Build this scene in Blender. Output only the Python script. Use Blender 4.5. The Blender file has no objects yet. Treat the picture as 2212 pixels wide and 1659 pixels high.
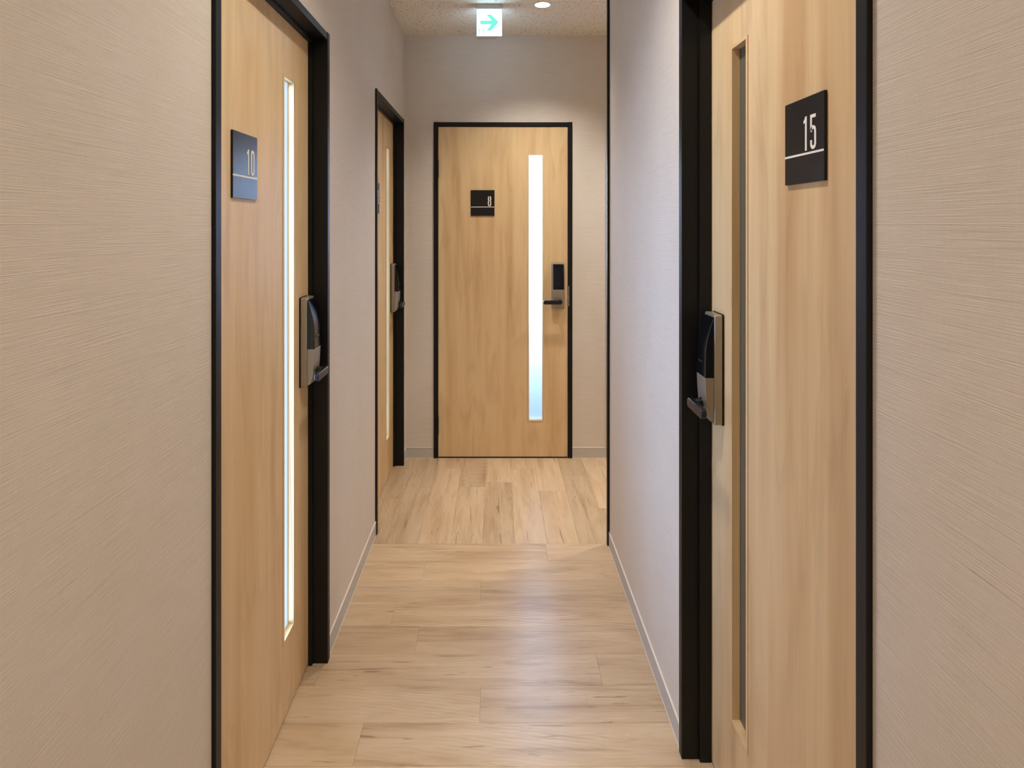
import bpy, math, random
from mathutils import Vector, Matrix

random.seed(11)
SC = bpy.context.scene
COL = SC.collection

# ------------------------------------------------------------------ camera, world, light, exposure
F_PX, W_PX, H_PX = 1335.0, 2212.0, 1659.0
VPX, VPY = 1072.0, 485.0
EYE = 1.46
cam_d = bpy.data.cameras.new('camera')
cam = bpy.data.objects.new('camera', cam_d)
COL.objects.link(cam)
cam.location = (0, 0, EYE)
cam.rotation_euler = (math.pi / 2, 0, 0)
cam_d.sensor_fit = 'HORIZONTAL'
cam_d.sensor_width = 36.0
cam_d.lens = 36.0 * F_PX / W_PX
cam_d.shift_x = (W_PX / 2 - VPX) / W_PX
cam_d.shift_y = (VPY - H_PX / 2) / W_PX
cam_d.clip_start = 0.02
SC.camera = cam

world = bpy.data.worlds.new('world')
SC.world = world
world.use_nodes = True
world.node_tree.nodes['Background'].inputs[0].default_value = (0.05, 0.05, 0.05, 1)
world.node_tree.nodes['Background'].inputs[1].default_value = 0.2

vs = SC.view_settings
vs.view_transform = 'Standard'
vs.look = 'None'
vs.gamma = 1.0
vs.use_curve_mapping = False
vs.exposure = 0.0

LAMP_COL = (1.0, 0.97, 0.905)
# downlights: x, y, watts; last one added unseen to brighten the walls
DOWNLIGHTS = [(0.248, 3.32, 100.0), (1.39, 3.32, 125.0), (0.05, 1.42, 80.0), (0.0, -0.45, 92.0), (0.0, -1.6, 70.0)]
SPOT_ANGLE, SPOT_BLEND = math.radians(138), 1.0
FAR_ANGLE = math.radians(116)             # the two lamps at the far crossing have a tighter beam
PANE_10 = ((0.58, 0.78, 1.0), 0.95)       # lit window colour, strength
PANE_9 = ((0.50, 0.72, 1.0), 2.2)
PANE_8 = ((0.40, 0.52, 0.80), 0.22)
DAY_8 = 480.0                             # daylight in the room behind door 8
SIGN_GLOW = 8.0
DAY_10 = 6.0                               # daylight leaving the slot window of door 10

# ------------------------------------------------------------------ dimensions (metres)
XL, XR, YF, ZC = -0.569, 0.5147, 3.867, 2.642
YN = -2.0                                  # near end of the corridor, behind the camera
YB = 2.805                                 # where the side corridor opens on the right
XE = 3.1                                   # end of the side corridor
T = 0.14                                   # wall thickness
DH = 2.1                                   # door frame height

# ------------------------------------------------------------------ node helpers
def srgb(r, g, b):
    f = lambda c: (c / 255 / 12.92) if c / 255 <= 0.04045 else ((c / 255 + 0.055) / 1.055) ** 2.4
    return (f(r), f(g), f(b), 1.0)

class NT:
    def __init__(self, name):
        self.m = bpy.data.materials.new(name)
        self.m.use_nodes = True
        self.t = self.m.node_tree
        self.b = self.t.nodes['Principled BSDF']
    def n(self, kind, **kw):
        nd = self.t.nodes.new(kind)
        for k, v in kw.items():
            if k.startswith('i_'):
                nd.inputs[k[2:]].default_value = v
            else:
                setattr(nd, k, v)
        return nd
    def l(self, a, ao, b, bi):
        self.t.links.new(a.outputs[ao], b.inputs[bi])
    def uvmap(self, su, sv, offset=None):
        uv = self.n('ShaderNodeUVMap')
        mp = self.n('ShaderNodeMapping')
        mp.inputs['Scale'].default_value = (su, sv, 1)
        self.l(uv, 0, mp, 'Vector')
        if offset is not None:
            self.t.links.new(offset, mp.inputs['Location'])
        return mp
    def noise(self, mp, scale=1.0, detail=3.0, rough=0.5, dist=0.0):
        nz = self.n('ShaderNodeTexNoise')
        nz.inputs['Scale'].default_value = scale
        nz.inputs['Detail'].default_value = detail
        nz.inputs['Roughness'].default_value = rough
        nz.inputs['Distortion'].default_value = dist
        self.l(mp, 0, nz, 'Vector')
        return nz
    def ramp(self, src, stops, out=0):
        r = self.n('ShaderNodeValToRGB')
        cr = r.color_ramp
        while len(cr.elements) < len(stops):
            cr.elements.new(0.5)
        for e, (p, c) in zip(cr.elements, stops):
            e.position = p
            e.color = c
        self.l(src, out, r, 'Fac')
        return r
    def mix(self, fac, a, b, mode='MIX'):
        m = self.n('ShaderNodeMix', data_type='RGBA', blend_type=mode)
        for sock, v in (('Factor', fac), ('A', a), ('B', b)):
            ins = [s for s in m.inputs if s.name == sock and (s.type == 'RGBA' if sock != 'Factor' else s.type == 'VALUE')][0]
            if isinstance(v, (int, float)):
                ins.default_value = v
            elif isinstance(v, tuple):
                ins.default_value = v
            else:
                self.t.links.new(v, ins)
        return [o for o in m.outputs if o.type == 'RGBA'][0]
    def bump(self, h, strength, dist):
        b = self.n('ShaderNodeBump')
        b.inputs['Strength'].default_value = strength
        b.inputs['Distance'].default_value = dist
        self.t.links.new(h, b.inputs['Height'])
        self.l(b, 0, self.b, 'Normal')
        return b

def g(v):
    return (v, v, v, 1)

def simple(name, col, rough=0.5, metal=0.0, spec=0.5, grain=0.0, gscale=300.0):
    t = NT(name)
    t.b.inputs['Roughness'].default_value = rough
    t.b.inputs['Metallic'].default_value = metal
    t.b.inputs['Specular IOR Level'].default_value = spec
    tc = t.n('ShaderNodeTexCoord')
    nz = t.n('ShaderNodeTexNoise')
    nz.inputs['Scale'].default_value = gscale
    t.l(tc, 'Object', nz, 'Vector')
    r = t.ramp(nz, [(0.3, tuple(c * (1 - grain) for c in col[:3]) + (1,)), (0.7, tuple(min(1, c * (1 + grain)) for c in col[:3]) + (1,))])
    t.l(r, 0, t.b, 'Base Color')
    return t.m

# wallpaper: woven linen-like vinyl
def mat_wallpaper():
    t = NT('wallpaper')
    big = t.noise(t.uvmap(6, 3), 1.0, 2)
    hz = t.noise(t.uvmap(8, 600), 1.0, 3, 0.6)
    hz2 = t.noise(t.uvmap(40, 1300), 1.0, 2, 0.6)
    vt = t.noise(t.uvmap(900, 30), 1.0, 2, 0.6)
    slub = t.noise(t.uvmap(4, 420), 1.0, 2, 0.5)
    c = t.ramp(big, [(0.3, srgb(219, 207, 191)), (0.7, srgb(223, 210, 197))])
    hr = t.ramp(hz, [(0.28, g(0.84)), (0.5, g(0.98)), (0.72, g(1.10))])
    vr = t.ramp(vt, [(0.3, g(0.96)), (0.7, g(1.03))])
    c1 = t.mix(0.55, c.outputs[0], hr.outputs[0], 'MULTIPLY')
    c2 = t.mix(0.7, c1, vr.outputs[0], 'MULTIPLY')
    sr = t.ramp(slub, [(0.27, g(0.80)), (0.36, g(1.0)), (0.66, g(1.0)), (0.75, g(1.10))])
    c2 = t.mix(0.8, c2, sr.outputs[0], 'MULTIPLY')
    t.t.links.new(c2, t.b.inputs['Base Color'])
    a = t.n('ShaderNodeMath', operation='MULTIPLY_ADD'); a.inputs[1].default_value = 1.6
    t.l(hz, 0, a, 0); t.l(slub, 0, a, 2)
    a2 = t.n('ShaderNodeMath', operation='ADD')
    t.l(a, 0, a2, 0); t.l(hz2, 0, a2, 1)
    t.bump(a2.outputs[0], 0.45, 0.0010)
    t.b.inputs['Roughness'].default_value = 0.62
    t.b.inputs['Specular IOR Level'].default_value = 0.35
    return t.m

# pale vertical-grain laminate of the door leaves (u across, v up)
def mat_door_wood():
    t = NT('door_laminate')
    oi = t.n('ShaderNodeObjectInfo')
    mul = t.n('ShaderNodeMath', operation='MULTIPLY'); mul.inputs[1].default_value = 37.0
    t.l(oi, 'Random', mul, 0)
    comb = t.n('ShaderNodeCombineXYZ')
    t.l(mul, 0, comb, 0); t.l(mul, 0, comb, 1); t.l(mul, 0, comb, 2)
    off = comb.outputs[0]
    band = t.noise(t.uvmap(9, 0.45, off), 1.0, 3, 0.55, 0.25)
    fig = t.noise(t.uvmap(14, 2.4, off), 1.0, 3, 0.5, 1.1)
    fine = t.noise(t.uvmap(420, 5, off), 1.0, 2, 0.6)
    c = t.ramp(band, [(0.28, srgb(203, 163, 115)), (0.42, srgb(219, 184, 136)), (0.55, srgb(226, 195, 148)), (0.74, srgb(213, 174, 129))])
    fr = t.ramp(fig, [(0.30, (0.86, 0.83, 0.80, 1)), (0.47, g(1.0)), (0.8, g(1.04))])
    nr = t.ramp(fine, [(0.3, g(0.94)), (0.65, g(1.03))])
    c1 = t.mix(0.75, c.outputs[0], fr.outputs[0], 'MULTIPLY')
    c2 = t.mix(0.8, c1, nr.outputs[0], 'MULTIPLY')
    t.t.links.new(c2, t.b.inputs['Base Color'])
    t.bump(fine.outputs[0], 0.10, 0.0004)
    t.b.inputs['Roughness'].default_value = 0.42
    t.b.inputs['Specular IOR Level'].default_value = 0.4
    return t.m

# oak-look vinyl plank (u along the plank, v across)
def mat_plank():
    t = NT('oak_plank')
    oi = t.n('ShaderNodeObjectInfo')
    mul = t.n('ShaderNodeMath', operation='MULTIPLY'); mul.inputs[1].default_value = 91.0
    t.l(oi, 'Random', mul, 0)
    comb = t.n('ShaderNodeCombineXYZ')
    for k in range(3):
        t.l(mul, 0, comb, k)
    off = comb.outputs[0]
    tone = t.noise(t.uvmap(2.4, 13, off), 1.0, 3, 0.55, 0.5)
    grain = t.noise(t.uvmap(7, 190, off), 1.0, 4, 0.65, 0.2)
    dark = t.noise(t.uvmap(1.5, 21, off), 1.0, 6, 0.66, 0.9)
    c = t.ramp(tone, [(0.25, srgb(184, 152, 116)), (0.45, srgb(203, 173, 137)), (0.6, srgb(212, 184, 149)), (0.78, srgb(193, 161, 124))])
    gr = t.ramp(grain, [(0.3, g(0.90)), (0.5, g(0.99)), (0.68, g(1.05))])
    dr = t.ramp(dark, [(0.28, (0.58, 0.50, 0.44, 1)), (0.40, (0.82, 0.78, 0.74, 1)), (0.49, g(1.0))])
    c1 = t.mix(0.8, c.outputs[0], gr.outputs[0], 'MULTIPLY')
    c2 = t.mix(0.75, c1, dr.outputs[0], 'MULTIPLY')
    # cathedral figure: pale curved ring lines in patches
    wv = t.n('ShaderNodeTexWave', wave_type='RINGS', rings_direction='Z')
    wv.inputs['Scale'].default_value = 3.2
    wv.inputs['Distortion'].default_value = 3.5
    wv.inputs['Detail'].default_value = 3.0
    wv.inputs['Detail Scale'].default_value = 1.2
    t.l(t.uvmap(1.8, 9, off), 0, wv, 'Vector')
    patch = t.noise(t.uvmap(2.1, 8, off), 1.0, 1)
    pr = t.ramp(patch, [(0.54, g(0)), (0.66, g(1))])
    wr = t.ramp(wv, [(0.72, g(0)), (0.98, g(1))])
    pm = t.n('ShaderNodeMath', operation='MULTIPLY')
    t.l(pr, 0, pm, 0); t.l(wr, 0, pm, 1)
    pm2 = t.n('ShaderNodeMath', operation='MULTIPLY'); pm2.inputs[1].default_value = 0.34
    t.l(pm, 0, pm2, 0)
    c3 = t.mix(pm2.outputs[0], c2, srgb(232, 208, 176))
    # limed pores
    pore = t.noise(t.uvmap(34, 420, off), 1.0, 2, 0.6)
    prr = t.ramp(pore, [(0.69, g(0)), (0.74, g(0.55))])
    c4 = t.mix(prr.outputs[0], c3, srgb(232, 212, 184))
    # short dark checks with pale rims
    crack = t.noise(t.uvmap(5, 62, off), 1.0, 5, 0.6, 0.7)
    cgate = t.noise(t.uvmap(1.7, 9, off), 1.0, 1)
    cg = t.ramp(cgate, [(0.46, g(0)), (0.56, g(1))])
    cr1 = t.ramp(crack, [(0.33, g(1)), (0.39, g(0))])
    cr2 = t.ramp(crack, [(0.60, g(0)), (0.66, g(1))])
    m1 = t.n('ShaderNodeMath', operation='MULTIPLY'); t.l(cg, 0, m1, 0); t.l(cr1, 0, m1, 1)
    m2 = t.n('ShaderNodeMath', operation='MULTIPLY'); t.l(cg, 0, m2, 0); t.l(cr2, 0, m2, 1)
    m1s = t.n('ShaderNodeMath', operation='MULTIPLY'); t.l(m1, 0, m1s, 0); m1s.inputs[1].default_value = 0.72
    m2s = t.n('ShaderNodeMath', operation='MULTIPLY'); t.l(m2, 0, m2s, 0); m2s.inputs[1].default_value = 0.25
    c4 = t.mix(m1s.outputs[0], c4, srgb(126, 96, 68))
    c4 = t.mix(m2s.outputs[0], c4, srgb(232, 212, 186))
    # plank-to-plank tone
    rr = t.ramp(oi, [(0.0, (0.85, 0.83, 0.81, 1)), (0.5, (0.97, 0.97, 0.97, 1)), (1.0, (1.07, 1.06, 1.03, 1))], out='Random')
    c5 = t.mix(1.0, c4, rr.outputs[0], 'MULTIPLY')
    t.t.links.new(c5, t.b.inputs['Base Color'])
    a = t.n('ShaderNodeMath', operation='ADD')
    t.l(grain, 0, a, 0); t.l(dark, 0, a, 1)
    t.bump(a.outputs[0], 0.22, 0.0007)
    t.b.inputs['Roughness'].default_value = 0.30
    t.b.inputs['Specular IOR Level'].default_value = 0.7
    return t.m

# rock-wool ceiling board with pin holes
def mat_ceiling():
    t = NT('ceiling_board')
    mp = t.uvmap(1, 1)
    wob = t.noise(mp, 40, 2)
    vo = t.n('ShaderNodeTexVoronoi')
    vo.inputs['Scale'].default_value = 62.0
    vo.inputs['Randomness'].default_value = 1.0
    mixv = t.n('ShaderNodeMix', data_type='VECTOR')
    mixv.inputs[0].default_value = 0.006
    t.l(mp, 0, mixv, 4); t.l(wob, 1, mixv, 5)
    t.t.links.new(mixv.outputs[1], vo.inputs['Vector'])
    gate = t.noise(mp, 60, 2)
    hole = t.ramp(vo, [(0.18, g(1)), (0.27, g(0))])
    gr = t.ramp(gate, [(0.46, g(0)), (0.52, g(1))])
    m = t.n('ShaderNodeMath', operation='MULTIPLY')
    t.l(hole, 0, m, 0); t.l(gr, 0, m, 1)
    c = t.mix(m.outputs[0], srgb(236, 226, 208), srgb(120, 96, 68))
    t.t.links.new(c, t.b.inputs['Base Color'])
    inv = t.n('ShaderNodeMath', operation='SUBTRACT'); inv.inputs[0].default_value = 1.0
    t.l(m, 0, inv, 1)
    t.bump(inv.outputs[0], 0.5, 0.002)
    t.b.inputs['Roughness'].default_value = 0.9
    return t.m

def emit(name, col, strength):
    t = NT(name)
    t.b.inputs['Base Color'].default_value = (0.02, 0.02, 0.02, 1)
    t.b.inputs['Emission Color'].default_value = tuple(col[:3]) + (1,)
    t.b.inputs['Emission Strength'].default_value = strength
    t.b.inputs['Roughness'].default_value = 0.25
    return t.m

def mat_frosted(name, em, strength, base=(0.8, 0.85, 0.9)):
    t = NT(name)
    tr = t.n('ShaderNodeBsdfTranslucent'); tr.inputs[0].default_value = base + (1,)
    e = t.n('ShaderNodeEmission'); e.inputs[0].default_value = tuple(em) + (1,); e.inputs[1].default_value = strength
    ad = t.n('ShaderNodeAddShader')
    t.l(tr, 0, ad, 0); t.l(e, 0, ad, 1)
    t.l(ad, 0, t.t.nodes['Material Output'], 'Surface')
    return t.m

def mat_dark_glass():
    t = NT('unlit_frosted_glass')
    t.b.inputs['Base Color'].default_value = srgb(112, 108, 92)
    t.b.inputs['Roughness'].default_value = 0.35
    t.b.inputs['Transmission Weight'].default_value = 0.35
    return t.m

M = dict(
    paper=mat_wallpaper(), wood=mat_door_wood(), plank=mat_plank(), ceil=mat_ceiling(),
    black=simple('black_painted_steel', srgb(15, 14, 14), 0.46, 0, 0.28, 0.05),
    silver=simple('satin_nickel', srgb(158, 146, 128), 0.36, 0.5, 0.5, 0.03, 900),
    gloss=simple('black_gloss_plastic', srgb(13, 14, 17), 0.14, 0, 0.35, 0.03),
    lever=simple('black_satin_lever', srgb(22, 21, 21), 0.33, 0.0, 0.4, 0.04),
    plate=simple('black_sign_plate', srgb(17, 17, 19), 0.32, 0, 0.36, 0.03),
    white=simple('white_lettering', srgb(240, 232, 220), 0.5, 0, 0.3, 0.01),
    base=simple('grey_vinyl_skirting', srgb(196, 188, 180), 0.45, 0, 0.4, 0.02),
    bead=simple('pale_edge_line', srgb(225, 215, 200), 0.4, 0, 0.4, 0.01),
    sub=simple('dark_subfloor', srgb(96, 72, 50), 0.9, 0, 0.1, 0.1),
    casing=simple('sign_casing_plastic', srgb(196, 190, 182), 0.5, 0, 0.4, 0.02),
    ring=simple('white_trim_ring', srgb(240, 236, 228), 0.4, 0, 0.4, 0.01),
    steel=simple('brushed_strike_steel', srgb(190, 182, 170), 0.3, 0.9, 0.5, 0.05),
    seal=simple('dark_bristle_seal', srgb(26, 28, 38), 0.6, 0, 0.3, 0.2, 700),
    tag=simple('printed_rating_strip', srgb(176, 150, 120), 0.6, 0, 0.3, 0.15, 500),
    lampface=emit('lamp_diffuser', LAMP_COL, 9.0),
    signface=emit('lit_sign_face', (0.46, 0.72, 1.0), SIGN_GLOW),
    arrow=emit('lit_sign_arrow', (0.18, 1.0, 0.80), 1.0),
    picto=emit('lit_sign_pictogram', (0.42, 0.95, 0.80), 0.9),
    pane10=emit('daylit_pane', *PANE_10), pane9=emit('daylit_pane_dim', *PANE_9),
    pane8=mat_frosted('daylit_frosted_pane', *PANE_8),
    pane15=mat_dark_glass(),
)

# ------------------------------------------------------------------ mesh helpers
class MB:
    def __init__(self):
        self.v, self.f, self.uv = [], [], []
    def face(self, pts, uvs=None):
        i = len(self.v)
        self.v += [tuple(p) for p in pts]
        self.f.append(tuple(range(i, i + len(pts))))
        if uvs is None:
            a, b, c = Vector(pts[0]), Vector(pts[1]), Vector(pts[2])
            n = (b - a).cross(c - a)
            ax = max(range(3), key=lambda k: abs(n[k]))
            if ax == 0: uvs = [(p[1], p[2]) for p in pts]
            elif ax == 1: uvs = [(p[0], p[2]) for p in pts]
            else: uvs = [(p[0], p[1]) for p in pts]
        self.uv += list(uvs)
    def box(self, x0, x1, y0, y1, z0, z1):
        x0, x1 = sorted((x0, x1)); y0, y1 = sorted((y0, y1)); z0, z1 = sorted((z0, z1))
        P = lambda a, b, c: (a, b, c)
        self.face([P(x0, y0, z0), P(x1, y0, z0), P(x1, y0, z1), P(x0, y0, z1)])
        self.face([P(x1, y1, z0), P(x0, y1, z0), P(x0, y1, z1), P(x1, y1, z1)])
        self.face([P(x0, y1, z0), P(x0, y0, z0), P(x0, y0, z1), P(x0, y1, z1)])
        self.face([P(x1, y0, z0), P(x1, y1, z0), P(x1, y1, z1), P(x1, y0, z1)])
        self.face([P(x0, y0, z1), P(x1, y0, z1), P(x1, y1, z1), P(x0, y1, z1)])
        self.face([P(x0, y1, z0), P(x1, y1, z0), P(x1, y0, z0), P(x0, y0, z0)])
        return self
    def prism(self, poly, plane, a, b):
        """poly: 2-D outline; plane 'xz' extrudes along y from a to b, 'yz' along x, 'xy' along z"""
        def P(p, h):
            return {'xz': (p[0], h, p[1]), 'yz': (h, p[0], p[1]), 'xy': (p[0], p[1], h)}[plane]
        A = [P(p, a) for p in poly]; B = [P(p, b) for p in poly]
        self.face(A); self.face(B[::-1])
        n = len(poly)
        for i in range(n):
            j = (i + 1) % n
            self.face([A[j], A[i], B[i], B[j]])
        return self
    def tube(self, c, r, axis, a, b, n=24, r2=None):
        r2 = r if r2 is None else r2
        def P(t, h, rr):
            u, w = c[0] + rr * math.cos(t), c[1] + rr * math.sin(t)
            return {'y': (u, h, w), 'x': (h, u, w), 'z': (u, w, h)}[axis]
        A = [P(2 * math.pi * i / n, a, r) for i in range(n)]
        B = [P(2 * math.pi * i / n, b, r2) for i in range(n)]
        self.face(A); self.face(B[::-1])
        for i in range(n):
            j = (i + 1) % n
            self.face([A[j], A[i], B[i], B[j]])
        return self
    def build(self, name, mat, parent=None, bevel=0.0, smooth=False, seg=2):
        me = bpy.data.meshes.new(name)
        me.from_pydata(self.v, [], self.f)
        uvl = me.uv_layers.new(name='UVMap')
        for i, u in enumerate(self.uv):
            uvl.data[i].uv = u
        # weld and orient
        import bmesh
        bm = bmesh.new(); bm.from_mesh(me)
        bmesh.ops.remove_doubles(bm, verts=bm.verts, dist=1e-5)
        bmesh.ops.recalc_face_normals(bm, faces=bm.faces)
        bm.to_mesh(me); bm.free()
        me.materials.append(mat)
        o = bpy.data.objects.new(name, me)
        COL.objects.link(o)
        if parent is not None:
            o.parent = parent
        if bevel:
            bv = o.modifiers.new('bevel', 'BEVEL')
            bv.width = bevel; bv.segments = seg; bv.limit_method = 'ANGLE'; bv.angle_limit = math.radians(35)
        if smooth:
            for p in me.polygons:
                p.use_smooth = True
            me.set_sharp_from_angle(angle=math.radians(40))
        return o

def tag(o, label=None, cat=None, group=None, kind=None):
    if label: o['label'] = label
    if cat: o['category'] = cat
    if group: o['group'] = group
    if kind: o['kind'] = kind
    return o

def empty(name, loc, rz=0.0, parent=None):
    o = bpy.data.objects.new(name, None)
    o.empty_display_size = 0.1
    COL.objects.link(o)
    o.location = loc
    o.rotation_euler = (0, 0, rz)
    o.parent = parent
    return o

def stadium(x0, x1, z0, z1, r, n=6):
    pts = []
    for cx, cz, a0 in ((x1 - r, z1 - r, 0), (x0 + r, z1 - r, 90), (x0 + r, z0 + r, 180), (x1 - r, z0 + r, 270)):
        for i in range(n + 1):
            a = math.radians(a0 + 90 * i / n)
            pts.append((cx + r * math.cos(a), cz + r * math.sin(a)))
    return pts

def stroke(mb, pts, w, y0, y1, closed=False):
    """ribbon of width w along 2-D points in the xz plane, extruded y0..y1"""
    n = len(pts)
    L, R = [], []
    for i in range(n):
        p = Vector(pts[i])
        a = Vector(pts[(i - 1) % n]) if (closed or i > 0) else None
        b = Vector(pts[(i + 1) % n]) if (closed or i < n - 1) else None
        d1 = (p - a).normalized() if a is not None else (b - p).normalized()
        d2 = (b - p).normalized() if b is not None else d1
        n1 = Vector((-d1.y, d1.x)); n2 = Vector((-d2.y, d2.x))
        m = (n1 + n2).normalized()
        k = (w / 2) / max(0.35, m.dot(n1))
        L.append(p + m * k); R.append(p - m * k)
    for i in range(n if closed else n - 1):
        j = (i + 1) % n
        q = [L[i], L[j], R[j], R[i]]
        A = [(v.x, y0, v.y) for v in q]; B = [(v.x, y1, v.y) for v in q]
        mb.face(A); mb.face(B[::-1])
        mb.face([A[1], A[0], B[0], B[1]]); mb.face([A[3], A[2], B[2], B[3]])
        if not closed and i == 0: mb.face([A[0], A[3], B[3], B[0]])
        if not closed and i == n - 2: mb.face([A[2], A[1], B[1], B[2]])

def digit(mb, ch, x0, z0, w, h, s, y0, y1):
    """condensed numeral inside the box x0..x0+w, z0..z0+h with stroke s"""
    a = s / 2
    L, R, B, Tp = x0 + a, x0 + w - a, z0 + a, z0 + h - a
    r = (R - L) * 0.48
    if ch == '1':
        stroke(mb, [(R, z0), (R, z0 + h)], s, y0, y1)
        mb.prism([(R - a, z0 + h), (R - a, z0 + h - 0.011), (x0, z0 + h - 0.013), (x0, z0 + h - 0.008), (R - a - 0.001, z0 + h - 0.004)], 'xz', y0, y1)
    elif ch == '0':
        stroke(mb, stadium(L, R, B, Tp, r), s, y0, y1, True)
    elif ch == '8':
        mid = (B + Tp) / 2 + 0.001
        stroke(mb, stadium(L, R, B, mid, r), s, y0, y1, True)
        stroke(mb, stadium(L + 0.0006, R - 0.0006, mid, Tp, r), s, y0, y1, True)
    elif ch == '5':
        mid = z0 + h * 0.58
        pts = [(R + a * 0.6, Tp), (L, Tp), (L, mid - 0.0035)]
        stroke(mb, pts, s, y0, y1)
        pts = [(L, mid - 0.005)]
        for i in range(7):
            t = math.radians(150 - 150 * i / 6)
            pts.append(((L + R) / 2 + r * math.cos(t), mid - r * 0.55 + r * math.sin(t)))
        for i in range(9):
            t = math.radians(-180 * i / 8)
            pts.append(((L + R) / 2 + (R - L) / 2 * math.cos(t), B + r + r * math.sin(t)))
        pts.append((L, B + r + 0.007))
        stroke(mb, pts, s, y0, y1)
    elif ch == '9':
        mid = (B + Tp) / 2 - 0.002
        stroke(mb, stadium(L, R, mid, Tp, r), s, y0, y1, True)
        pts = [(R, mid + r)]
        for i in range(9):
            t = math.radians(-180 * i / 8)
            pts.append(((L + R) / 2 + (R - L) / 2 * math.cos(t), B + r + r * math.sin(t)))
        pts.append((L, B + r + 0.005))
        stroke(mb, pts, s, y0, y1)
    elif ch == '7':
        stroke(mb, [(x0, Tp), (R, Tp), (x0 + w * 0.35, z0)], s, y0, y1)

# ------------------------------------------------------------------ room shell
def struct(o, label=None):
    o['kind'] = 'structure'
    if label: o['label'] = label
    return o

D10 = (1.235, 2.081)      # Y range of the frame of door 10 (left, near)
D9 = (2.903, 3.764)       # left, far
D15 = (0.845, 1.713)      # right
X8 = (-0.391, 0.475)      # X range, far wall
X7 = (0.6905, 1.5565)

mb = MB()
ys = [YN - T, D10[0], D10[1], D9[0], D9[1], YF + T]
for i in range(0, 6, 2):
    mb.box(XL - T, XL, ys[i], ys[i + 1], 0, ZC)
for a, b in (D10, D9):
    mb.box(XL - T, XL, a, b, DH, ZC)
struct(mb.build('wall_left', M['paper']), 'beige woven wallpaper wall along the left of the corridor')

mb = MB()
mb.box(XR, XR + T, YN - T, D15[0], 0, ZC)
mb.box(XR, XR + T, D15[1], YB, 0, ZC)
mb.box(XR, XR + T, D15[0], D15[1], DH, ZC)
struct(mb.build('wall_right', M['paper']), 'beige woven wallpaper wall along the right of the corridor')

mb = MB()
mb.box(XL, X8[0], YF, YF + T, 0, ZC)
mb.box(X8[1], X7[0], YF, YF + T, 0, ZC)
mb.box(X7[1], XE + T, YF, YF + T, 0, ZC)
mb.box(X8[0], X8[1], YF, YF + T, DH, ZC)
mb.box(X7[0], X7[1], YF, YF + T, DH, ZC)
struct(mb.build('wall_back', M['paper']), 'beige wallpaper wall at the far end of the corridor')

struct(MB().box(XR + T, XE + T, YB - T, YB, 0, ZC).build('wall_side', M['paper']), 'wallpaper wall along the side corridor')
struct(MB().box(XE, XE + T, YB, YF, 0, ZC).build('wall_end', M['paper']), 'wallpaper wall closing the side corridor')
struct(MB().box(XL, XR, YN - T, YN, 0, ZC).build('wall_front', M['paper']), 'wallpaper wall behind the viewer')
struct(MB().box(XL - T, XE + T, YN - T, YF + T, ZC, ZC + 0.03).build('ceiling', M['ceil']), 'cream pin-holed mineral ceiling board')

# black trim covering the corner where the side corridor opens
tr = MB().box(0.5045, XR + 0.03, YB, YB + 0.022, 0, ZC).build('trim_1', M['black'], None, 0.001)
struct(tr, 'black full-height corner trim where the right wall ends')

# skirting: runs (name, axis, plane, sign, a, b)
def skirting(name, runs):
    mbb, mbl = MB(), MB()
    for axis, plane, sgn, a, b in runs:
        t0, t1 = plane, plane + sgn * 0.004
        e1 = plane + sgn * 0.0052
        if axis == 'y':
            mbb.box(t0, t1, a, b, 0.001, 0.064)
            mbl.box(t0, e1, a, b, 0.064, 0.0655); mbl.box(t0, e1, a, b, 0.0, 0.0018)
        else:
            mbb.box(a, b, t0, t1, 0.001, 0.064)
            mbl.box(a, b, t0, e1, 0.064, 0.0655); mbl.box(a, b, t0, e1, 0.0, 0.0018)
    o = struct(mbb.build(name, M['base']))
    e = mbl.build('edge_line', M['bead'], o)
    e['label'] = 'pale thin line along the top and foot of the skirting'
skirting('baseboard_left', [('y', XL, 1, YN, D10[0]), ('y', XL, 1, D10[1], D9[0]), ('y', XL, 1, D9[1], YF)])
skirting('baseboard_right', [('y', XR, -1, YN, D15[0]), ('y', XR, -1, D15[1], YB)])
skirting('baseboard_back', [('x', YF, -1, XL, X8[0]), ('x', YF, -1, X8[1], X7[0]), ('x', YF, -1, X7[1], XE)])
skirting('baseboard_side', [('x', YB, 1, XR + 0.03, XE)])

# floor: dark base with every plank on it
floor = struct(MB().box(XL - T, XE + T, YN - T, YF + T, -0.05, -0.004).build('floor', M['sub']), 'light oak plank floor')

def plank(x0, x1, y0, y1, along):
    if x1 - x0 < 0.004 or y1 - y0 < 0.004:
        return
    gp, ch = 0.0002, 0.0004
    a, b, c, d = x0 + gp, x1 - gp, y0 + gp, y1 - gp
    m = MB()
    uvf = (lambda p: (p[0], p[1])) if along == 'x' else (lambda p: (p[1], p[0]))
    def q(*pts):
        m.face(pts, [uvf(p) for p in pts])
    low = [(a, c, -0.004), (b, c, -0.004), (b, d, -0.004), (a, d, -0.004)]
    mid = [(a, c, -ch), (b, c, -ch), (b, d, -ch), (a, d, -ch)]
    top = [(a + ch, c + ch, 0), (b - ch, c + ch, 0), (b - ch, d - ch, 0), (a + ch, d - ch, 0)]
    q(*top)
    for i in range(4):
        j = (i + 1) % 4
        q(low[i], low[j], mid[j], mid[i])
        q(mid[i], mid[j], top[j], top[i])
    m.build('plank', M['plank'], floor)

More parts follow.
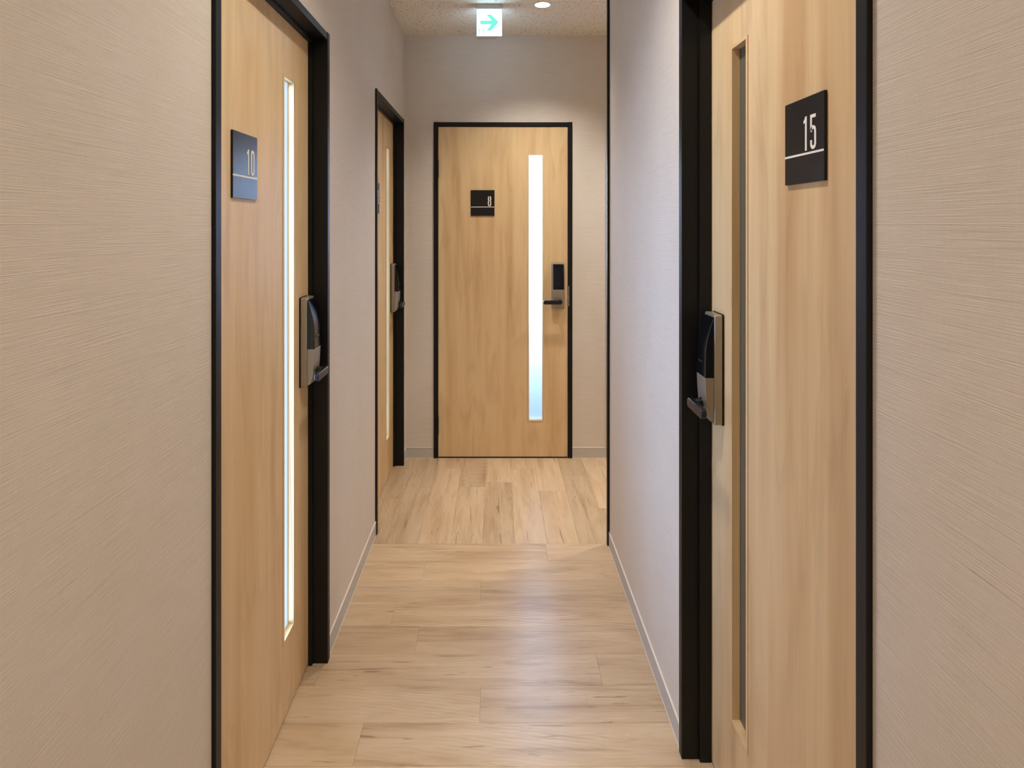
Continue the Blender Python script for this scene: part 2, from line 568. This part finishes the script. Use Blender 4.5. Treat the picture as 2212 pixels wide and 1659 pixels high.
ROW0, RW, PL = 2.827, 0.1452, 0.914
FX0, FX1 = XL - 0.10, XR + 0.11
joints = [0.2245, -0.305, -0.062, -0.386, -0.279, 0.338, -0.049, -0.3876]
k = 0
while True:
    y1 = ROW0 - RW * k
    y0 = max(YN, y1 - RW)
    if y1 <= YN + 0.01:
        break
    j = joints[k] if k < len(joints) else random.uniform(-0.45, 0.4)
    s = j
    while s > FX0: s -= PL
    while s < FX1:
        plank(max(s, FX0), min(s + PL, FX1), y0, y1, 'x')
        s += PL
    k += 1
CW = 0.148
colj = {-4: 3.30, -3: 3.43, -2: 3.70, -1: 3.44, 0: 3.499, 1: 3.69, 2: 3.384, 3: 3.59, 4: 3.18}
c0 = 0.0856 - CW
k = -5
while True:
    x0 = c0 + CW * k; x1 = x0 + CW
    if x0 > XE: break
    j = colj.get(k, random.uniform(2.95, 3.75))
    a, b = max(x0, FX0), min(x1, XE)
    if b > a:
        s = j
        while s > ROW0: s -= PL
        while s < YF + 0.06:
            plank(a, b, max(s, ROW0), min(s + PL, YF + 0.06), 'y')
            s += PL
    k += 1

# ------------------------------------------------------------------ doors
def make_lock(parent, lx0, lx1, z_top, v, dirn):
    """dirn +1: lever points to -x (hinge on the left); -1: to +x. v = leaf front plane (local y), corridor is -y"""
    lk = empty('door_lock', ((lx0 + lx1) / 2, v, z_top - 0.284), 0, parent)
    w, h = lx1 - lx0, 0.284
    m = MB(); m.prism(stadium(-w / 2 - 0.001, w / 2 + 0.001, -0.0015, h + 0.001, 0.006), 'xz', -0.003, 0.0)
    bp = m.build('back_plate', M['black'], lk)
    # satin body: rounded side walls
    m = MB(); m.prism(stadium(-w / 2, w / 2, 0, h, 0.006), 'xz', -0.024, -0.003)
    m.build('lock_body', M['silver'], lk, 0.003, True, 3)
    # black sliding keypad cover: swelling profile
    iw = w * 0.43
    zt, zs = h - 0.006, h - 0.163
    prof = [(-0.0235, zt)]
    for i in range(1, 9):
        f = i / 8
        prof.append((-0.026 - 0.020 * math.sin(f * math.pi / 2), zt - 0.003 - f * 0.10))
    prof += [(-0.0465, zs + 0.025), (-0.0470, zs), (-0.0235, zs)]
    m = MB(); m.prism(prof, 'yz', -iw, iw)
    cv = m.build('keypad_cover', M['gloss'], lk, 0.0015, True)
    m = MB().box(-0.017, 0.017, -0.0482, -0.046, zs + 0.036, zs + 0.0405)
    m.build('cover_grip', M['lever'], lk)
    # lower satin wedge
    prof = [(-0.0235, zs), (-0.0475, zs), (-0.0455, zs - 0.045), (-0.0415, zs - 0.085), (-0.034, 0.010), (-0.0235, 0.006)]
    m = MB(); m.prism(prof, 'yz', -iw, iw)
    m.build('lower_cover', M['silver'], lk, 0.001)
    # lever
    ax = dirn * (w / 2 - 0.0305)
    az = h - 0.238
    m = MB(); m.tube((ax, az), 0.0155, 'y', -0.046, -0.040); m.tube((ax, az), 0.0115, 'y', -0.066, -0.044)
    if dirn > 0:
        sx0, sx1 = ax - 0.105, ax + 0.0125
    else:
        sx0, sx1 = ax - 0.0125, ax + 0.105
    lever = m
    lever.prism(stadium(sx0, sx1, az - 0.0125, az + 0.0125, 0.0118, 8), 'xz', -0.078, -0.064)
    lever.build('lever_handle', M['lever'], lk, 0.0025, True, 3)
    return lk

def make_door(name, origin, rz, width, hinge, leaf_v, stop_v, pane, label, lock_top=1.2275, hinges=False, thr=False):
    d = empty(name, origin, rz)
    d['kind'] = 'structure'
    d['label'] = label
    cw, pr = 0.026, 0.0085
    back = T
    W = width
    # frame
    m = MB()
    m.box(0, cw, -pr, back, 0, DH)
    m.box(W - cw, W, -pr, back, 0, DH)
    m.box(cw, W - cw, -pr + 0.0015, back, DH - cw, DH - 0.001)
    m.build('door_frame', M['black'], d, 0.0012)
    if stop_v is not None:
        m = MB()
        m.box(cw, cw + 0.011, stop_v, leaf_v - 0.001, 0, DH - cw)
        m.box(W - cw - 0.011, W - cw, stop_v, leaf_v - 0.001, 0, DH - cw)
        m.box(cw + 0.011, W - cw - 0.011, stop_v, leaf_v - 0.001, DH - cw - 0.011, DH - cw)
        m.build('door_stop', M['black'], d, 0.001)
    else:
        m = MB()  # hidden rear stop, added to block room daylight leaking past the leaf
        for a, b, c, e in ((cw, cw + 0.012, 0, DH - cw), (W - cw - 0.012, W - cw, 0, DH - cw), (cw, W - cw, DH - cw - 0.012, DH - cw)):
            m.box(a, b, leaf_v + 0.0365, leaf_v + 0.05, c, e)
        m.build('door_stop', M['black'], d, 0.001)
    # leaf with the slot cut out
    l0, l1, z0, z1 = cw + 0.0025, W - cw - 0.0025, 0.007, DH - cw - 0.003
    lt = 0.036
    latch_in = 0.158
    if hinge == 'left':
        s1 = l1 - latch_in; s0 = s1 - 0.084
    else:
        s0 = l0 + latch_in; s1 = s0 + 0.084
    sz0, sz1 = 0.237, 1.893
    be = 0.009
    m = MB()
    m.box(l0, s0 - be, leaf_v, leaf_v + lt, z0, z1)
    m.box(s1 + be, l1, leaf_v, leaf_v + lt, z0, z1)
    m.box(s0 - be, s1 + be, leaf_v, leaf_v + lt, z0, sz0 - be)
    m.box(s0 - be, s1 + be, leaf_v, leaf_v + lt, sz1 + be, z1)
    leaf = m.build('door_leaf', M['wood'], d)
    # bead around the slot
    m = MB()
    e = 0.0004
    m.box(s0 - be + e, s0, leaf_v - 0.0025, leaf_v + lt, sz0 - be + e, sz1 + be - e)
    m.box(s1, s1 + be - e, leaf_v - 0.0025, leaf_v + lt, sz0 - be + e, sz1 + be - e)
    m.box(s0, s1, leaf_v - 0.0025, leaf_v + lt, sz0 - be + e, sz0)
    m.box(s0, s1, leaf_v - 0.0025, leaf_v + lt, sz1, sz1 + be - e)
    m.build('glazing_bead', M['wood'], d, 0.0006)
    m = MB(); m.box(s0, s1, leaf_v + 0.017, leaf_v + 0.021, sz0, sz1)
    m.build('glass_pane', pane, d)
    # lock
    if hinge == 'left':
        b1 = l1 - 0.022; make_lock(d, b1 - 0.077, b1, lock_top, leaf_v, +1)
    else:
        b0 = l0 + 0.022; make_lock(d, b0, b0 + 0.077, lock_top, leaf_v, -1)
    if hinges:
        for z in (0.15, 1.75):
            m = MB()
            m.tube((cw - 0.001, -pr - 0.004), 0.0065, 'z', z, z + 0.115, 14)
            m.v = [(x, y, zz) for x, y, zz in m.v]
            m.box(cw - 0.012, cw + 0.001, -pr - 0.002, -pr + 0.003, z, z + 0.115)
            m.build('hinge', M['black'], d, 0.0008)
        m = MB()
        m.box(W - cw + 0.001, W - cw + 0.006, -pr - 0.0012, -pr + 0.002, 0.95, 1.075)
        m.box(W - cw - 0.003, W - cw + 0.003, -pr - 0.0012, -pr + 0.002, 1.004, 1.012)
        m.build('strike_plate', M['steel'], d)
    if thr:
        m = MB(); m.box(l0, l1, leaf_v - 0.002, leaf_v + lt, 0.0, 0.0075)
        m.build('floor_seal', M['seal'], d)
    return d, leaf_v, (l0, l1)

d1, v1, r1 = make_door('door_1', (XL, D10[0], 0), math.pi / 2, D10[1] - D10[0], 'left', 0.054, 0.040, M['pane10'],
                       'pale wood door in a black frame at left, bright slot window, sign 10', 1.2275)
d2, v2, r2 = make_door('door_2', (XL, D9[0], 0), math.pi / 2, D9[1] - D9[0], 'left', 0.054, 0.040, M['pane9'],
                       'pale wood door at the far left seen almost edge on', 1.2275)
d3, v3, r3 = make_door('door_3', (X8[0], YF, 0), 0, X8[1] - X8[0], 'left', 0.000, None, M['pane8'],
                       'pale wood door facing the viewer at the corridor end, sign 8', 1.2197, True, True)
d4, v4, r4 = make_door('door_4', (XR, D15[1], 0), -math.pi / 2, D15[1] - D15[0], 'right', 0.070, 0.038, M['pane15'],
                       'pale wood door in a black frame at right, dark slot window, sign 15', 1.2275)
d5, v5, r5 = make_door('door_5', (X7[0], YF, 0), 0, X7[1] - X7[0], 'left', 0.000, None, M['pane15'],
                       'door on the far wall around the corner, only its frame edge in view', 1.2197, True, True)

# ------------------------------------------------------------------ room number signs
def number_sign(door, leaf_v, x0, z0, text, label, num_right=0.0205):
    W, H = 0.148, 0.160
    mw = door.matrix_basis if False else Matrix.Translation(door.location) @ door.rotation_euler.to_matrix().to_4x4()
    o = empty('room_number_sign', mw @ Vector((x0 + W / 2, leaf_v, z0)), door.rotation_euler.z)
    tag(o, label, 'door sign', 'black room number signs on the doors')
    m = MB().box(-W / 2, W / 2, -0.0055, 0.0, 0, H)
    m.build('sign_plate', M['plate'], o, 0.0005)
    y0, y1 = -0.0060, -0.0050
    MB().box(-W / 2, W / 2 - 0.0012, y0, y1, 0.0525, 0.0565).build('underline', M['white'], o)
    xr = W / 2 - num_right
    dw, dh, s = 0.0210, 0.0640, 0.0063
    x = xr
    for ch in reversed(text):
        w = 0.0122 if ch == '1' else dw
        x -= w
        mm = MB()
        digit(mm, ch, x, 0.0600, w, dh, s, y0, y1)
        mm.build('numeral', M['white'], o)
        x -= 0.0128
    return o

number_sign(d1, v1, 0.214, 1.523, '10', 'black square sign with white number 10 on the near left door')
number_sign(d2, v2, 0.214, 1.517, '9', 'black sign seen edge on, beside the far left door frame')
number_sign(d3, v3, X8[0] * 0 + 0.232, 1.515, '8', 'black square sign with white number 8 on the door facing the viewer')
number_sign(d4, v4, D15[1] - 1.2395, 1.538, '15', 'large black sign with white number 15 on the right door', 0.027)

# ------------------------------------------------------------------ exit direction sign under the ceiling
SX, SY, SZ = (1057 - VPX) * 3.31 / F_PX, 3.31, 2.4655
ex = empty('exit_sign', (SX, SY, SZ))
tag(ex, 'lit white sign box with a green arrow pointing right, hung from the ceiling', 'exit sign')
hw, th = 0.069, 0.054
m = MB()
m.box(-hw - 0.0015, hw + 0.0015, -0.001, th, 0.1495, ZC - SZ)
m.build('mounting_box', M['casing'], ex, 0.0015)
m = MB()
m.box(-hw, hw, 0, th, 0.0, 0.004)
m.box(-hw, -hw + 0.0022, 0, th, 0.004, 0.1495)
m.box(hw - 0.0022, hw, 0, th, 0.004, 0.1495)
m.build('casing', M['casing'], ex)
m = MB(); m.box(-hw + 0.0022, hw - 0.0022, 0.0015, th - 0.0015, 0.004, 0.1495)
m.build('lit_panel', M['signface'], ex)
u = 0.1455 / 60.5      # metres per photo pixel on the sign
def S(px, py):       # crop coordinates (16.59 px per photo pixel) of the sign face
    return ((px - 692) / 16.59 * u * 1.0, (1312 - py) / 16.59 * u + 0.004)
m = MB()
m.prism([S(352, 737), S(765, 737), S(765, 878), S(352, 878)], 'xz', 0.0005, 0.0018)
m.prism([S(580, 512), S(750, 512), S(1036, 800), S(860, 800), S(765, 722)], 'xz', 0.0005, 0.0018)
m.prism([S(1036, 800), S(750, 1113), S(580, 1113), S(765, 888), S(860, 800)], 'xz', 0.0005, 0.0018)
m.prism([S(765, 722), S(860, 800), S(765, 888)], 'xz', 0.0005, 0.0018)
ar = m.build('arrow', M['arrow'], ex); ar['label'] = 'pale green arrow pointing right'
m = MB()
m.prism([S(297, 1030), S(341, 1030), S(341, 1230), S(297, 1230)], 'xz', 0.0005, 0.0018)
m.prism([S(453, 1028), S(500, 1028), S(500, 1230), S(453, 1230)], 'xz', 0.0005, 0.0018)
m.prism([S(398, 1068), S(428, 1072), S(408, 1146), S(380, 1146)], 'xz', 0.0005, 0.0018)
m.build('pictogram', M['picto'], ex)
m = MB(); m.box(-hw + 0.006, hw * 0.5, 0.022, 0.034, -0.0004, 0.0004)
m.build('rating_strip', M['tag'], ex)

# ------------------------------------------------------------------ ceiling lights
LAB = ['small round recessed downlight glowing in the ceiling right of the exit sign',
       'recessed downlight in the side corridor ceiling, out of sight around the corner',
       'recessed downlight in the ceiling between the two numbered doors',
       'recessed downlight in the ceiling just behind the viewer',
       'downlight added at the ceiling end behind the viewer to brighten the walls']
for i, (x, y, pw) in enumerate(DOWNLIGHTS):
    o = empty('downlight', (x, y, ZC))
    tag(o, LAB[i], 'ceiling light', 'recessed ceiling downlights')
    # trim ring
    n = 40
    m = MB()
    ro, ri = 0.048, 0.0405
    for k in range(n):
        a0, a1 = 2 * math.pi * k / n, 2 * math.pi * (k + 1) / n
        c = lambda r, a, z: (r * math.cos(a), r * math.sin(a), z)
        m.face([c(ro, a0, 0), c(ro, a1, 0), c(ro - 0.001, a1, -0.003), c(ro - 0.001, a0, -0.003)])
        m.face([c(ro - 0.001, a0, -0.003), c(ro - 0.001, a1, -0.003), c(ri, a1, -0.003), c(ri, a0, -0.003)])
        m.face([c(ri, a0, -0.003), c(ri, a1, -0.003), c(ri, a1, 0), c(ri, a0, 0)])
    m.build('trim_ring', M['ring'], o)
    m = MB(); m.tube((0, 0), 0.0405, 'z', -0.0016, -0.0001, 40)
    m.build('diffuser', M['lampface'], o)
    ld = bpy.data.lights.new('lamp', 'SPOT')
    ld.energy = pw
    ld.color = LAMP_COL
    ld.spot_size = FAR_ANGLE if y > 3 else SPOT_ANGLE
    ld.spot_blend = SPOT_BLEND
    ld.shadow_soft_size = 0.035
    lo = bpy.data.objects.new('lamp', ld)
    COL.objects.link(lo)
    lo.parent = o
    lo.location = (0, 0, -0.006)

# white ceiling fitting whose edge shows beside the black corner trim
o = empty('ceiling_fitting', (0.652, 3.36, ZC))
tag(o, 'white round ceiling fitting, only its edge showing beside the black corner trim', 'detector')
MB().tube((0, 0), 0.048, 'z', -0.012, 0.0, 32, 0.05).build('base', M['ring'], o, 0.001)
MB().tube((0, 0), 0.028, 'z', -0.032, -0.012, 32, 0.040).build('fitting_dome', M['ring'], o, 0.002)

# daylight in the room behind the end door, falling on its frosted pane
ad = bpy.data.lights.new('room_daylight', 'AREA')
ad.shape = 'RECTANGLE'; ad.size = 0.2; ad.size_y = 0.5
ad.energy = DAY_8
ad.color = (0.48, 0.68, 1.0)
ao = bpy.data.objects.new('room_daylight', ad)
COL.objects.link(ao)
ao.location = (X8[0] + r3[1] - 0.20, YF + 0.36, 1.80)
ao.rotation_euler = (-math.pi / 2, 0, 0)

# daylight passing through the slot window of the near left door into the corridor
al = bpy.data.lights.new('slot_daylight', 'AREA')
al.shape = 'RECTANGLE'; al.size = 0.08; al.size_y = 1.64
al.energy = DAY_10
al.color = (0.34, 0.57, 1.0)
al.spread = math.radians(116)
so = bpy.data.objects.new('slot_daylight', al)
COL.objects.link(so)
so.parent = d1
so.location = (r1[1] - 0.158 - 0.042, v1 + 0.0165, 1.065)
so.rotation_euler = (-math.pi / 2, 0, 0)
